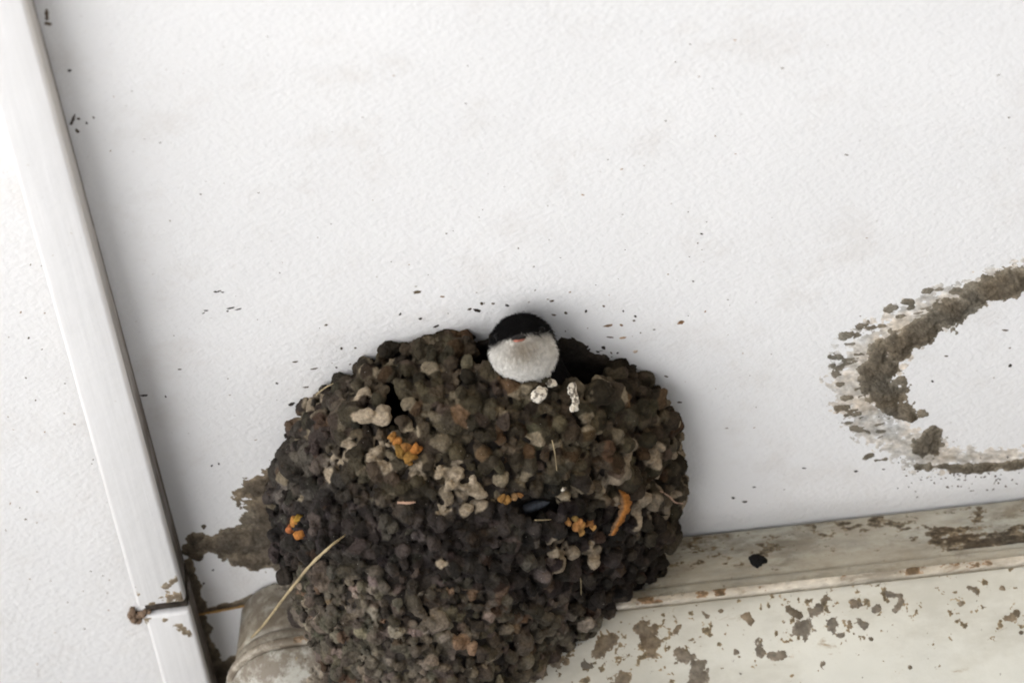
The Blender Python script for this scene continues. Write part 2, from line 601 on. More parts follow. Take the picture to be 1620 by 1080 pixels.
def scar_h(a, b, P):
    n = vnoise(P * np.array([1, .7, 1]), 210, 3, 5, .62)
    n2 = vnoise(P * np.array([.9, .75, 1]), 560, 8, 4, .6)
    m1 = strokes_dist(a, b, core) + (n - .5) * 1.4 + (n2 - .5) * .6 - .45 * sstep(-.03, -.012, b) * sstep(.45, .62, vnoise(P, 60, 88, 3))
    m2 = strokes_dist(a, b, flecks) + (n2 - .5) * 1.7 + (n - .5) * .6
    h1 = np.minimum((m1 - .28) * 2.4, 1.5 + (n - .5) * 4.5 + (n2 - .5) * 1.5 + (vnoise(P, 120, 44, 2) - .5) * 2)
    h2 = np.minimum((m2 - .30) * 1.2, .32)
    return np.maximum(h1, h2) * 1.0 * MM


lo, hi = bounds(core + flecks, 7 * MM)
hi = np.minimum(hi, [0.235, 0.02])
lo2 = lo
scar = sheet('old_nest_scar', flat_surf(0.0), lo2, hi, 0.36 * MM, scar_h, M_MUD, None, ccol((.21, .185, .145), (.115, .098, .074), .9 * MM))
tag(scar, 'broken ring of dried mud left by a fallen nest on the white ceiling at right', 'nest scar')


def stain_h(a, b, P):
    n = vnoise(P * np.array([.9, .8, 1]), 480, 13, 5, .7)
    n2 = vnoise(P * np.array([.8, .8, 1]), 900, 18, 3, .6)
    m = strokes_dist(a, b, stainz)
    return ((m * 1.0 - .22) * .45 + (n - .485) * 1.3 + (n2 - .5) * .55) * .22 * MM * (m > -.15) - (m <= -.15) * 1e-3


lo, hi = bounds(stainz, 2 * MM)
hi = np.minimum(hi, [0.235, 0.02])
st = sheet('mud_film', flat_surf(0.0), lo, hi, 0.36 * MM, stain_h, M_STAIN, None, ccol((.60, .57, .53), (.48, .44, .385), .12 * MM))
tag(st, 'thin pale brown film of mud crumbs around the broken ring on the ceiling', 'mud film', kind='stuff')

# ------------------------------------------------------------------ mud smear between nest and trunking
sm = ceil_strokes([[(445, 770, 30), (405, 772, 20)], [(450, 800, 44), (420, 805, 34)], [(450, 770, 40), (450, 850, 56)], [(436, 778, 60), (440, 830, 60)], [(460, 850, 55), (400, 855, 46), (360, 858, 36), (325, 862, 26), (305, 866, 18)],
                   [(440, 880, 46), (410, 885, 26), (375, 888, 14)], [(322, 832, 5)], [(430, 940, 22), (390, 950, 10), (330, 966, 8)], [(312, 850, 14), (300, 872, 14), (315, 880, 9)],
                   [(296, 890, 10), (306, 940, 14), (318, 1000, 18), (330, 1050, 26), (345, 1085, 36)], [(345, 1062, 22), (372, 1050, 24), (392, 1040, 14)], [(322, 990, 6), (328, 1020, 8)]])


def smear_h(a, b, P):
    n = vnoise(P, 200, 23, 5, .6)
    n2 = vnoise(P, 600, 28, 4, .6)
    m = strokes_dist(a, b, sm) + (n - .5) * 1.0 + (n2 - .5) * .5
    return np.minimum((m - .22) * 2.4, 1.8 + (n - .5) * 5.0 + (n2 - .5) * 1.6) * MM


lo, hi = bounds(sm, 5 * MM)
lo[0] = max(lo[0], TX1 - .3 * MM)
s_ = sheet('mud_smear', flat_surf(0.0), lo, hi, 0.36 * MM, smear_h, M_MUD, None, ccol((.20, .165, .12), (.10, .082, .062), 1.1 * MM))
tag(s_, 'lumpy brown mud smear on the ceiling between the nest and the white trunking', 'mud smear')

# ------------------------------------------------------------------ dirt on the trunking joint (parts of the trunking)
for (lines, who, zz) in (
        ([[(208, 933, 7), (214, 940, 6)], [(262, 928, 7), (282, 912, 4)], [(268, 944, 12), (284, 942, 9)], [(196, 945, 7), (198, 958, 6)], [(240, 956, 6)], [(66, 440, 4)], [(69, 480, 6)]], tr_a, TZ),
        ([[(208, 972, 12), (226, 978, 10)], [(212, 990, 8)], [(284, 990, 7), (300, 1004, 5)], [(262, 980, 4)]], tr_b, TZ)):
    S = ceil_strokes(lines, zz)

    def dh(a, b, P, S=S, who=who):
        n = vnoise(P, 700, 33, 4, .65)
        n2 = vnoise(P, 1900, 35, 3, .6)
        m = strokes_dist(a, b, S) + (n - .5) * 2.6 + (n2 - .5) * 1.0
        x0, x1 = TX0 + 1.2 * MM, TX1 - 1.0 * MM
        edge = (a > x0) & (a < x1) & ((b < JOINT - 3.6 * MM) | (b > JOINT + 4 * MM))
        return np.where(edge, np.minimum((m - .22) * .4, .25) * MM, -1e-3)
    lo, hi = bounds(S, 2 * MM)
    sheet('dirt_crust', flat_surf(zz), lo, hi, 0.3 * MM, dh, M_STAIN, who, ccol((.34, .28, .20), (.16, .125, .09), .3 * MM))
# dark block standing in for the shade inside the open joint
_cx = (TX0 + TX1) / 2 + 1 * MM
_hw = (TX1 - TX0) / 2 - 1.2 * MM
bevel_box('joint_shade_block', (_cx - _hw, JOINT - 2.7 * MM, TZ + 2.5 * MM), (_cx + _hw, JOINT + 2.9 * MM, -.5 * MM), m_plain('dark_joint_shade', (.05, .042, .035), .95, .1, 400, .5, 1.6, .0006), tr_b, .0005, 2)
for (px, py, r, who) in ((210, 968, 1.5, tr_b), (218, 972, 1.7, tr_b), (226, 970, 1.5, tr_b), (212, 978, 1.5, tr_b), (205, 972, 1.3, tr_b), (236, 967, 1.2, tr_b), (221, 980, 1.2, tr_b)):
    PLUGS = globals().setdefault('PLUGS', [])
    PLUGS.append((np.array(on_z(px, py, TZ + 1.6 * MM if px > 224 else -1.2 * MM)) / MM, r))

# ------------------------------------------------------------------ mud splats on the lower panel
splats = [  # (polyline of px with radius px)
    [(1020, 995, 20), (1026, 1012, 21), (1030, 1030, 12)], [(952, 1020, 13), (966, 1012, 12), (946, 1034, 10)], [(843, 1020, 18), (846, 1034, 14)],
    [(1078, 1037, 14), (1092, 1038, 9)], [(1105, 1055, 15), (1104, 1082, 16)], [(984, 1074, 18), (985, 1092, 18)], [(866, 1042, 7), (880, 1046, 8)],
    [(922, 1050, 6), (934, 1054, 5)], [(1180, 975, 8), (1188, 982, 6)], [(1252, 965, 9), (1262, 972, 8)], [(1285, 970, 12), (1296, 962, 10)],
    [(1268, 992, 17), (1275, 998, 14)], [(1318, 985, 11), (1316, 994, 9)], [(1345, 985, 5), (1347, 992, 4)], [(1306, 950, 8)], [(1388, 958, 8), (1382, 966, 7)],
    [(1405, 940, 5), (1424, 942, 5), (1424, 955, 5), (1415, 966, 4)], [(1362, 985, 7), (1368, 992, 6)], [(1200, 1020, 8), (1205, 1032, 6)], [(1220, 1038, 6), (1240, 1034, 5)],
    [(1166, 1030, 5)], [(1352, 955, 8)], [(1304, 1050, 6)], [(1595, 975, 7), (1608, 970, 6)], [(1540, 930, 6), (1545, 935, 5)], [(1585, 930, 4)], [(1112, 968, 4), (1118, 975, 4)],
    [(905, 990, 6)], [(924, 992, 4)], [(895, 1045, 5)], [(880, 1060, 4)], [(1330, 1005, 5)], [(1080, 985, 4), (1068, 1000, 3)], [(860, 1060, 6), (840, 1070, 7)],
    [(1140, 965, 3)], [(1555, 960, 3)], [(1520, 955, 3)], [(1615, 1000, 3)], [(1440, 1055, 3)], [(1378, 1010, 4)]]
for k, line in enumerate(splats):
    S = PANEL.strokes([line])
    if not S: continue
    seed = 100 + k
    tone = random.choice([(.16, .14, .115), (.17, .145, .115), (.14, .118, .09), (.18, .145, .105)])
    small = max(r for _, _, r in line) < 9

    def ph(a, b, P, S=S, seed=seed, small=small):
        n = vnoise(P, 420, seed, 5, .62)
        n2 = vnoise(P, 1300, seed + 1, 3, .6)
        m = strokes_dist(a, b, S) + (n - .5) * (3.4 if small else 1.6) + (n2 - .5) * .7
        return np.minimum((m - .22) * .8, .30 + (n - .5) * .5) * MM
    lo, hi = bounds(S, 1.8 * MM)
    lo[1] = max(lo[1], .3 * MM)
    sheet('mud_splat', PANEL.surf, lo, hi, 0.26 * MM, ph, M_STAIN, BX, ccol([c * 1.5 for c in tone], tone, .20 * MM))

# fine spray of mud and grime over the box
spray = PANEL.strokes([[(830, 1040, 70), (900, 1030, 60), (980, 1010, 60), (1080, 1000, 60)], [(1080, 1000, 60), (1200, 1000, 60), (1300, 975, 70), (1400, 960, 45)], [(1520, 940, 40), (1560, 950, 60), (1640, 950, 60)], [(640, 1060, 80), (540, 1050, 60)]])


def spray_h(a, b, P):
    n = vnoise(P, 330, 301, 5, .68)
    n2 = vnoise(P, 900, 302, 3, .6)
    m = np.clip(strokes_dist(a, b, spray), -.4, .6)
    return (n - .675 + m * .10 + (n2 - .5) * .10) * 1.6 * MM


lo, hi = bounds(spray, 0)
lo[1], lo[0] = .2 * MM, max(lo[0], -72 * MM)
sheet('grime', PANEL.surf, lo, np.minimum(hi, [.24, .05]), 0.27 * MM, spray_h, M_STAIN, BX, ccol((.30, .235, .15), (.14, .115, .08), .12 * MM))['kind'] = 'stuff'

bandst = BAND.strokes([[(1095, 850, 30), (1250, 838, 32), (1400, 822, 30), (1640, 800, 26)], [(1090, 880, 24), (1200, 872, 22), (1300, 862, 20)], [(1440, 838, 22), (1520, 850, 24), (1640, 846, 26)], [(1360, 895, 8), (1420, 880, 10)],
                       [(1500, 868, 18), (1640, 856, 22)], [(1290, 845, 14), (1320, 842, 14)], [(440, 960, 60), (520, 950, 60)], [(430, 940, 30), (410, 985, 20)]])


def band_h(a, b, P):
    n = vnoise(P * np.array([.5, 1, 1]), 330, 311, 6, .72)
    n2 = vnoise(P * np.array([.7, 1, 1]), 1000, 312, 3, .6)
    m = np.clip(strokes_dist(a, b, bandst), -.6, .5)
    m2 = np.clip(strokes_dist(a, b, soot), -.6, .6)
    return (n - .58 + m * .12 + np.maximum(m2, -.2) * .30 + (n2 - .5) * .22) * 1.5 * MM


soot = BAND.strokes([[(1490, 852, 22), (1540, 856, 26), (1600, 852, 28), (1700, 848, 28)], [(1470, 840, 10), (1500, 842, 12)]])
lo, hi = bounds(bandst, 4 * MM)
sheet('grime', BAND.surf, [max(lo[0], -72 * MM), .0003], [min(hi[0], .25), BAND.L[-1] - .0006], 0.3 * MM, band_h, M_STAIN, BX, ccol((.21, .175, .125), (.070, .057, .042), .24 * MM))['kind'] = 'stuff'

def bead_h(a, b, P):
    n = vnoise(P * np.array([.6, 1, 1]), 210, 331, 5, .66)
    n2 = vnoise(P, 900, 332, 3, .6)
    return (n - .60 + (n2 - .5) * .22 + .05 * sstep(.10, -.02, a)) * 1.2 * MM


sheet('grime', BEAD.surf, [-72 * MM, .0002], [.25, BEAD.L[-1] - .0002], 0.25 * MM, bead_h, M_STAIN, BX, ccol((.34, .23, .145), (.15, .11, .07), .12 * MM))['kind'] = 'stuff'

# thicker mud the birds smeared over the left end of the ledge
lump_s = PANEL.strokes([[(600, 1040, 60), (560, 1045, 50), (530, 1070, 40)], [(640, 1075, 60), (560, 1085, 50)]], .3)
lump_b = BAND.strokes([[(470, 985, 24), (540, 985, 40), (600, 985, 40)], [(520, 960, 40), (600, 960, 40)], [(438, 955, 12)]], .3)
for pf, S, seed in ((PANEL, lump_s, 321), (BAND, lump_b, 325)):
    def lh(a, b, P, S=S, seed=seed):
        n = vnoise(P, 190, seed, 5, .6)
        n2 = vnoise(P, 700, seed + 1, 3, .6)
        m = strokes_dist(a, b, S) + (n - .5) * 1.5 + (n2 - .5) * .6
        return np.minimum((m - .25) * 2.0, 1.6 + (n - .5) * 3.0 + (n2 - .5) * .8) * MM
    lo, hi = bounds(S, 5 * MM)
    sheet('mud_smear', pf.surf, [max(lo[0], -73 * MM), .0005], [hi[0], min(hi[1], pf.L[-1])], 0.3 * MM, lh, M_MUD, BX, ccol((.26, .22, .17), (.12, .10, .078), .8 * MM))

# ------------------------------------------------------------------ the nest
SECT = np.array([  # z, xc, yc, a, b  (mm)
    (2, 3, -41, 68, 75), (-12, 1, -41, 70, 78), (-26, -4, -41, 64, 76), (-40, -10.5, -41, 55, 65), (-54, -18, -39, 43, 53),
    (-68, -24, -33, 33, 41), (-80, -27, -25, 24, 30), (-90, -28, -17, 15, 19), (-96, -30, -13, 9, 10), (-98, -30, -13, .5, .5)], float)
NEXP = 2.4


def nest_pt(z, phi, inset=0.0):
    """z in mm (array), phi: angle, returns points mm"""
    zz = -z
    xc = np.interp(zz, -SECT[:, 0], SECT[:, 1])
    yc = np.interp(zz, -SECT[:, 0], SECT[:, 2])
    a = np.interp(zz, -SECT[:, 0], SECT[:, 3]) - inset
    b = np.interp(zz, -SECT[:, 0], SECT[:, 4]) - inset
    a, b = np.maximum(a, .3), np.maximum(b, .3)
    c, s = np.cos(phi), np.sin(phi)
    x = xc + a * np.sign(c) * np.abs(c) ** (2 / NEXP)
    y = yc + b * np.sign(s) * np.abs(s) ** (2 / NEXP)
    x = x + 5 * np.clip(-(y + 60) / 60, 0, 1)       # the lip leans to the right
    y = y + 10 * np.clip((x - 15) / 35, 0, 1) * np.clip((-y - 55) / 35, 0, 1) * np.clip((z + 45) / 35, 0, 1)   # and slopes away there
    return np.stack([x, y, z], 1)


def bump_field(P):
    return (vnoise(P * MM, 28, 41, 2) - .5) * 6.5


def nest_surface(z, phi, inset=0.0):
    e = .4
    P = nest_pt(z, phi, inset)
    dz = nest_pt(z + e, phi, inset) - nest_pt(z - e, phi, inset)
    dp = nest_pt(z, phi + .01, inset) - nest_pt(z, phi - .01, inset)
    N = np.cross(dp, dz)
    N /= np.linalg.norm(N, axis=1)[:, None] + 1e-9
    ctr = np.array([-3, -20, -30])
    flip = ((P - ctr) * N).sum(1) < 0
    N[flip] *= -1
    P = P + N * bump_field(P)[:, None] * (1 if True else 0)
    return P, N


def in_hole(P):
    """openings in the nest wall, tested by where they are seen in the wall; P mm"""
    px = to_px(P * MM)
    x, y = px[:, 0], px[:, 1]
    mouth = (x > 745) & (x < 962) & (y < np.interp(x, [745, 775, 800, 850, 900, 935, 962], [570, 585, 590, 593, 602, 612, 588])) & (P[:, 1] < -70)
    gap = (((x - 622) / 23) ** 2 + ((y - 640) / 36) ** 2 < 1) & (P[:, 1] < -60)
    cav = (((x - 846) / 38) ** 2 + ((y - 800) / 22) ** 2 < 1) & (P[:, 1] < -40)
    return mouth, gap, cav


NEST = thing('mud_nest', 'dark cup-shaped mud pellet nest stuck between the white ceiling and the cream box', 'nest', (0, -40 * MM, 0))

# inner shell, two skins so the wall has thickness
zs = np.linspace(1.5, -97.9, 110)
phs = np.linspace(0, 2 * math.pi, 241)[:-1]
Zg, Pg = np.meshgrid(zs, phs, indexing='ij')
for nm, inset in (('nest_shell', 1.0), ('nest_lining', 8.0)):
    P, N = nest_surface(Zg.ravel(), Pg.ravel(), inset)
    if inset > 5:
        P[:, 2] = np.maximum(P[:, 2], -88)
    h = in_hole(P)
    bad = h[0] | h[1] | (h[2] & (inset < 5)) | (P[:, 1] > 30)
    nz, npn = Zg.shape
    I = np.arange(nz * npn).reshape(nz, npn)
    J = np.roll(I, -1, 1)
    F = np.stack([I[:-1].ravel(), J[:-1].ravel(), J[1:].ravel(), I[1:].ravel()], 1)
    F = F[~bad[F].any(1)]
    used = np.unique(F)
    re = np.full(nz * npn, -1)
    re[used] = np.arange(len(used))
    cols = np.tile(np.array([.035, .030, .026]), (len(used), 1))
    mesh_obj(nm, P[used] * MM, re[F], M_MUD, NEST, True, cols)

# dark mud on the ceiling inside the cup, added to deepen the mouth's shade
def lining_h(a, b, P):
    x, y = a / MM, b / MM
    x = x - 6 * np.clip(-(y + 60) / 60, 0, 1)
    q = (np.abs((x - 3) / 66) ** NEXP + np.abs((y + 41) / 74) ** NEXP) ** (1 / NEXP)
    n = vnoise(P, 220, 61, 4, .6)
    return np.minimum((1 - q) * 30 + (n - .62) * 6, .8 + n) * MM


sheet('ceiling_mud', flat_surf(0.0), [-70 * MM, -122 * MM], [78 * MM, 20 * MM], .7 * MM, lining_h, M_MUD, NEST, ccol((.05, .042, .034), (.035, .03, .026), .5 * MM))

# pellets
def ico(sub):
    bm = bmesh.new()
    bmesh.ops.create_icosphere(bm, subdivisions=sub, radius=1)
    V = np.array([v.co[:] for v in bm.verts])
    F = np.array([[v.index for v in f.verts] for f in bm.faces])
    bm.free()
    return V, F


ICO3 = ico(3)
ICO4 = ico(4)


def rot_rand(r):
    q = r.normal(size=4)
    q /= np.linalg.norm(q)
    a, b, c, d = q
    return np.array([[1 - 2 * (c * c + d * d), 2 * (b * c - a * d), 2 * (b * d + a * c)], [2 * (b * c + a * d), 1 - 2 * (b * b + d * d), 2 * (c * d - a * b)], [2 * (b * d - a * c), 2 * (c * d + a * b), 1 - 2 * (b * b + c * c)]])


def lump(r, rad, base=ICO3, rough=.16, facets=4, squash=(.75, 1.25)):
    V, F = base
    rr = np.ones(len(V))
    for k in range(5):
        f = r.normal(size=3) * (1.3 + .9 * k)
        rr += rough / (1 + .55 * k) * np.cos(V @ f + r.uniform(0, 6.28))
    for k in range(facets):
        n = r.normal(size=3)
        n /= np.linalg.norm(n)
        dd = V @ n
        lim = r.uniform(.66, .95)
        with np.errstate(divide='ignore', invalid='ignore'):
            cap = np.where(dd > .05, lim / dd, 9)
        rr = np.where(cap < rr, cap + (rr - cap) * .25, rr)
    W = V * rr[:, None] * r.uniform(squash[0], squash[1], 3)
    return (W @ rot_rand(r).T) * rad


def sample_nest(n, r):
    zq = r.uniform(-97, 0.5, n * 3)
    ph = r.uniform(math.pi, 2 * math.pi, n * 3)
    ph = np.where(r.uniform(size=n * 3) < .25, r.uniform(0, 2 * math.pi, n * 3), ph)
    # area weighting by section size
    wgt = np.interp(-zq, -SECT[:, 0], SECT[:, 3]) / 78
    keep = r.uniform(size=n * 3) < wgt + .08
    return nest_surface(zq[keep], ph[keep])


def box_y(z):
    """y (mm) of the front of the box at height z (mm)"""
    zz = np.array([p[1] for p in band_prof[:-1]] + [-35] + [p[1] for p in low_prof[4:]])
    oo = np.array([p[0] for p in band_prof[:-1]] + [0] + [p[0] for p in low_prof[4:]])
    k = np.argsort(zz)
    return -np.interp(z, zz[k], oo[k])


CO, CN, CRD = np.zeros((0, 3)), np.zeros((0, 3)), np.zeros(0)
for (n, rlo, rhi, sp) in ((2600, 2.9, 4.4, .95), (9000, 2.05, 2.9, .80), (16000, 1.4, 2.05, .73), (9000, 0.85, 1.45, .76)):
    P, N = sample_nest(n, rng)
    px = to_px(P * MM)
    rad = rng.uniform(rlo, rhi, len(P))
    rad *= np.interp(px[:, 1], [780, 940], [1.0, .80])
    hm = in_hole(P)
    ok = ~(hm[0] | hm[1] | hm[2]) & (P[:, 1] < box_y(P[:, 2]) + (BY0 + BYS * P[:, 0] * MM) / MM + 3) & (P[:, 2] < 0)
    if rlo > 3: ok &= rng.uniform(size=len(P)) < .30
    P, N, rad = P[ok], N[ok], rad[ok]
    for i in range(len(P)):
        if len(CO):
            d = np.linalg.norm(CO - P[i], axis=1)
            if (d < sp * (CRD + rad[i])).any(): continue
        CO = np.vstack([CO, P[i]])
        CN = np.vstack([CN, N[i]])
        CRD = np.append(CRD, rad[i])
print('pellets', len(CO))


def pellet_colour(P, r):
    """albedo of the mud by load: the birds used different mud as the wall grew"""
    x, y = to_px(P * MM).T
    n = len(x)
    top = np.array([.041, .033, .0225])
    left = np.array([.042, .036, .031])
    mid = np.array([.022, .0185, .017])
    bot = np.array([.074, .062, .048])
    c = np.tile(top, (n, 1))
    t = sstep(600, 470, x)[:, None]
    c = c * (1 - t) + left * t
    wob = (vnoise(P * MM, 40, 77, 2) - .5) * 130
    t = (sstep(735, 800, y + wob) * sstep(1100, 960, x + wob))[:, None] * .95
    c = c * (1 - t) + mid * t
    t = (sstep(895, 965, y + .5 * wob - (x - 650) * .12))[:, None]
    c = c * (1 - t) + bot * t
    c = c * np.exp(r.normal(0, .42, (n, 1))) * np.exp(r.normal(0, .035, (n, 3)))
    warm = r.uniform(size=(n, 1)) < .05
    c = np.where(warm, c * np.array([1.2, .95, .80]), c)
    pale = r.uniform(size=(n, 1)) < .085
    c = np.where(pale & (y < 800)[:, None], np.array([.15, .125, .088]) * r.uniform(.6, 1.25, (n, 1)), c)
    for (bx, by, br, p) in ((725, 778, 36, .85), (680, 748, 26, .8), (690, 795, 16, .8), (590, 715, 34, .5), (540, 742, 26, .6), (505, 640, 22, .5), (1015, 760, 70, .22), (875, 865, 16, .95),
                            (935, 862, 12, .9), (740, 740, 30, .3), (590, 640, 24, .3), (1000, 700, 50, .12), (690, 885, 12, .9)):
        hit = (np.hypot(x - bx, y - by) < br) & (r.uniform(size=n) < p)
        c[hit] = np.array([.23, .19, .14]) * r.uniform(.55, 1.2, (hit.sum(), 1))
    return c


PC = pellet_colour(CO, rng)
AV, AF, LC, LK = [], [], [], []
off = 0
for i in range(len(CO)):
    N = CN[i]
    ctr = CO[i] + N * (rng.normal(.1, 1.15) + (CRD[i] - 2.6) * .3)
    lobes = 1 if rng.uniform() < .68 else (2 if rng.uniform() < .7 else 3)
    for k in range(lobes):
        r_ = CRD[i] * (1.10 if lobes == 1 else rng.uniform(.65, .95))
        v = lump(rng, r_, ICO3, .18, 4, (.68, 1.38))
        c_ = ctr + (0 if k == 0 else 1) * rng.normal(0, .75, 3) * CRD[i]
        v = v + c_
        v[:, 2] = np.minimum(v[:, 2], -0.05)
        AV.append(v)
        AF.append(ICO3[1] + off)
        off += len(v)
        LC.append(c_)
        LK.append(i)
tmp = bpy.data.meshes.new('pellets')
tmp.from_pydata((np.vstack(AV)).tolist(), [], np.vstack(AF).tolist())
to = bpy.data.objects.new('pellets', tmp)
C.objects.link(to)
rm = to.modifiers.new('fuse', 'REMESH')
rm.mode = 'VOXEL'
rm.voxel_size = 0.36
dg = bpy.context.evaluated_depsgraph_get()
em = bpy.data.meshes.new_from_object(to.evaluated_get(dg))
nv = len(em.vertices)
W = np.zeros(nv * 3, np.float32)
em.vertices.foreach_get('co', W)
W = W.reshape(-1, 3).astype(float)
NV = np.zeros(nv * 3, np.float32)
em.vertex_normals.foreach_get('vector', NV)
NV = NV.reshape(-1, 3)
FQ = np.zeros(len(em.loops), np.int32)
em.loops.foreach_get('vertex_index', FQ)
FQ = FQ.reshape(-1, 4)
ED = np.zeros(len(em.edges) * 2, np.int32)
em.edges.foreach_get('vertices', ED)
ED = ED.reshape(-1, 2)
deg = np.bincount(ED.ravel(), minlength=nv)[:, None]
for _ in range(2):
    A = np.zeros_like(W)
    np.add.at(A, ED[:, 0], W[ED[:, 1]])
    np.add.at(A, ED[:, 1], W[ED[:, 0]])
    W = W * .5 + .5 * A / deg
bpy.data.objects.remove(to)
lab = np.arange(nv)
for _ in range(400):
    new = lab.copy()
    np.minimum.at(new, ED[:, 0], lab[ED[:, 1]])
    np.minimum.at(new, ED[:, 1], lab[ED[:, 0]])
    new = new[new]
    if (new == lab).all(): break
    lab = new
cnt = np.bincount(lab, minlength=nv)
big = lab == cnt.argmax()
FQ = FQ[big[FQ].all(1)]
ED = ED[big[ED].all(1)]
re_ = np.full(nv, -1)
re_[big] = np.arange(big.sum())
FQ, ED, W, NV = re_[FQ], re_[ED], W[big], NV[big]
nv = len(W)
deg = np.maximum(np.bincount(ED.ravel(), minlength=nv)[:, None], 1)
W = W + NV * ((vnoise(W * MM, 330, 51, 4, .62) - .5) * 1.75 + (vnoise(W * MM, 1300, 52, 2) - .5) * .4)[:, None]
W[:, 2] = np.minimum(W[:, 2], -0.03)
from mathutils.kdtree import KDTree
kd = KDTree(len(LC))
for i, c_ in enumerate(LC): kd.insert(c_, i)
kd.balance()
own = np.array([LK[kd.find(p)[1]] for p in (W + (vnoise(W * MM, 300, 55, 2)[:, None] - .5) * 1.2)])
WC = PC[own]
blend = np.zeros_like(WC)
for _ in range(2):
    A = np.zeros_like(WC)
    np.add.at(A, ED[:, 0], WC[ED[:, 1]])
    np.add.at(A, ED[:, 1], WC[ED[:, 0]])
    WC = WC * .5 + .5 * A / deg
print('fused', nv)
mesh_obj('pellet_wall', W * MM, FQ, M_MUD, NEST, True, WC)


def surf_at(px, py, out=0.0):
    """nearest point of the nest wall seen at a photo pixel (mm) and its normal"""
    zq = rng.uniform(-96, 0, 40000)
    ph = rng.uniform(math.pi * .9, 2.1 * math.pi, 40000)
    P, N = nest_surface(zq, ph)
    q = to_px(P * MM)
    d = np.hypot(q[:, 0] - px, q[:, 1] - py)
    near = np.where(d < 12)[0]
    if len(near) == 0: near = np.argsort(d)[:5]
    k = near[np.argmin((P[near] * MM - np.array(EYE)) @ np.array(D))]
    return P[k] + N[k] * out, N[k]


def cluster(name, spots, col, mat, rough=.2, label=None, jitter=.12):
    V, F, K = [], [], []
    o = 0
    for (px, py, r, out) in spots:
        P, N = surf_at(px, py, out)
        v = lump(rng, r, ICO3, rough, 5) + P
        V.append(v); F.append(ICO3[1] + o); o += len(v)
        c = np.array(col) * np.exp(rng.normal(0, jitter, 3)) * np.exp(rng.normal(0, .15))
        K.append(np.repeat(c[None], len(v), 0))
    ob = mesh_obj(name, np.vstack(V) * MM, np.vstack(F), mat, NEST, True, np.vstack(K))
    if label: ob['label'] = label
    return ob


RUST = (.23, .105, .03)
cluster('clay_lump', [(620, 700, 2.3, 2.8), (633, 706, 2.2, 3), (626, 718, 2.4, 3), (640, 722, 2.2, 3), (648, 712, 1.8, 2.8), (612, 694, 1.6, 2.4), (637, 732, 1.6, 2.6)], RUST, M_MUD, .25, 'rusty orange clay lump')
cluster('clay_lump', [(900, 826, 1.7, 3), (910, 832, 2.0, 3.2), (921, 830, 1.9, 3.2), (917, 842, 1.8, 3.2), (931, 830, 1.9, 3.2), (940, 832, 1.3, 3), (906, 822, 1.2, 3)], (0.258, 0.136, 0.048), M_MUD, .25, 'orange clay lump')
cluster('clay_lump', [(465, 826, 2.2, 2.4), (473, 836, 2.2, 2.4), (459, 836, 1.5, 2.2), (470, 820, 1.6, 2)], (0.258, 0.129, 0.034), M_MUD, .25, 'orange clay lump at the left edge')
cluster('clay_lump', [(795, 798, 1.5, 3), (804, 795, 1.5, 3), (815, 791, 1.4, 3), (822, 788, 1.0, 3)], (0.204, 0.102, 0.041), M_MUD, .25, 'small orange clay lump')

# white droppings on the lip
m = MatB('bird_dropping', .8, .3).base((.66, .62, .54))
m.mix(m.ramp(m.noise(520, 5, .65), .49, .58, 0, .9), (.09, .075, .06))
m.mix(m.ramp(m.noise(260, 3, .6, rot=(.4, .2, .1)), .58, .70, 0, .7), (.40, .27, .14))
m.bump(m.noise(900, 3), .0005, .6)
M_DROP = m.done()
for spots in ([(851, 622, 2.5, 4.9), (858, 628, 2.0, 5.3), (848, 617, 1.5, 4.9)], [(868, 601, 2.0, 3.5)],
              [(902, 624, 1.8, 5.3), (905, 633, 2.2, 5.3), (908, 642, 1.9, 5.3), (903, 648, 1.3, 5.3)], [(893, 772, 1.1, 3.4)]):
    V, F, o = [], [], 0
    for (px, py, r, out) in spots:
        P, N = surf_at(px, py, out)
        v = lump(rng, r, ICO3, .36, 6, (.6, 1.4))
        v = v - np.outer(v @ N, N) * .3 + P
        V.append(v); F.append(ICO3[1] + o); o += len(v)
    mesh_obj('dropping', np.vstack(V) * MM, np.vstack(F), M_DROP, NEST, True)


for c_, r in PLUGS:
    v = lump(rng, r, ICO3, .28, 5) + c_
    mesh_obj('mud_plug', v * MM, ICO3[1], M_MUD, tr_b, True, np.tile(np.array([.17, .12, .085]), (len(v), 1)))


def tube(name, pts, radii, mat, parent=None, sides=7, flat=1.0):
    pts = [Vector(p) for p in catmull([tuple(p) for p in pts], 6)]
    n = len(pts)
    V, F = [], []
    for i, p in enumerate(pts):
        t = (pts[min(i + 1, n - 1)] - pts[max(i - 1, 0)]).normalized()
        s = t.cross(-D).normalized()
        u = s.cross(t)
        r = np.interp(i / (n - 1), np.linspace(0, 1, len(radii)), radii) * random.uniform(.8, 1.15)
        p = p + s * random.uniform(-.12, .12) * r + u * random.uniform(-.12, .12) * r
        for k in range(sides):
            a = 2 * math.pi * k / sides
            V.append(p + s * (math.cos(a) * r) + u * (math.sin(a) * r * flat))
    for i in range(n - 1):
        for k in range(sides):
            a, b = i * sides + k, i * sides + (k + 1) % sides
            F.append((a, b, b + sides, a + sides))
    F.append(tuple(range(sides - 1, -1, -1)))
    F.append(tuple((n - 1) * sides + k for k in range(sides)))
    return mesh_obj(name, V, F, mat, parent)


m = MatB('dry_straw', .8, .15).base((.32, .26, .16))
m.vary(m.noise(160, 4, .6), .55, 1.3)
m.mix(m.ramp(m.noise(90, 3), .55, .7, 0, .6), (.22, .17, .10))
M_STRAW = m.done()
M_STRAW_ORANGE = m_plain('orange_straw', (.45, .27, .10), .7, .3, 200, .7, 1.25, 0)
M_FIBRE = m_plain('reddish_fibre', (.34, .22, .16), .7, .3, 200, .7, 1.25, 0)


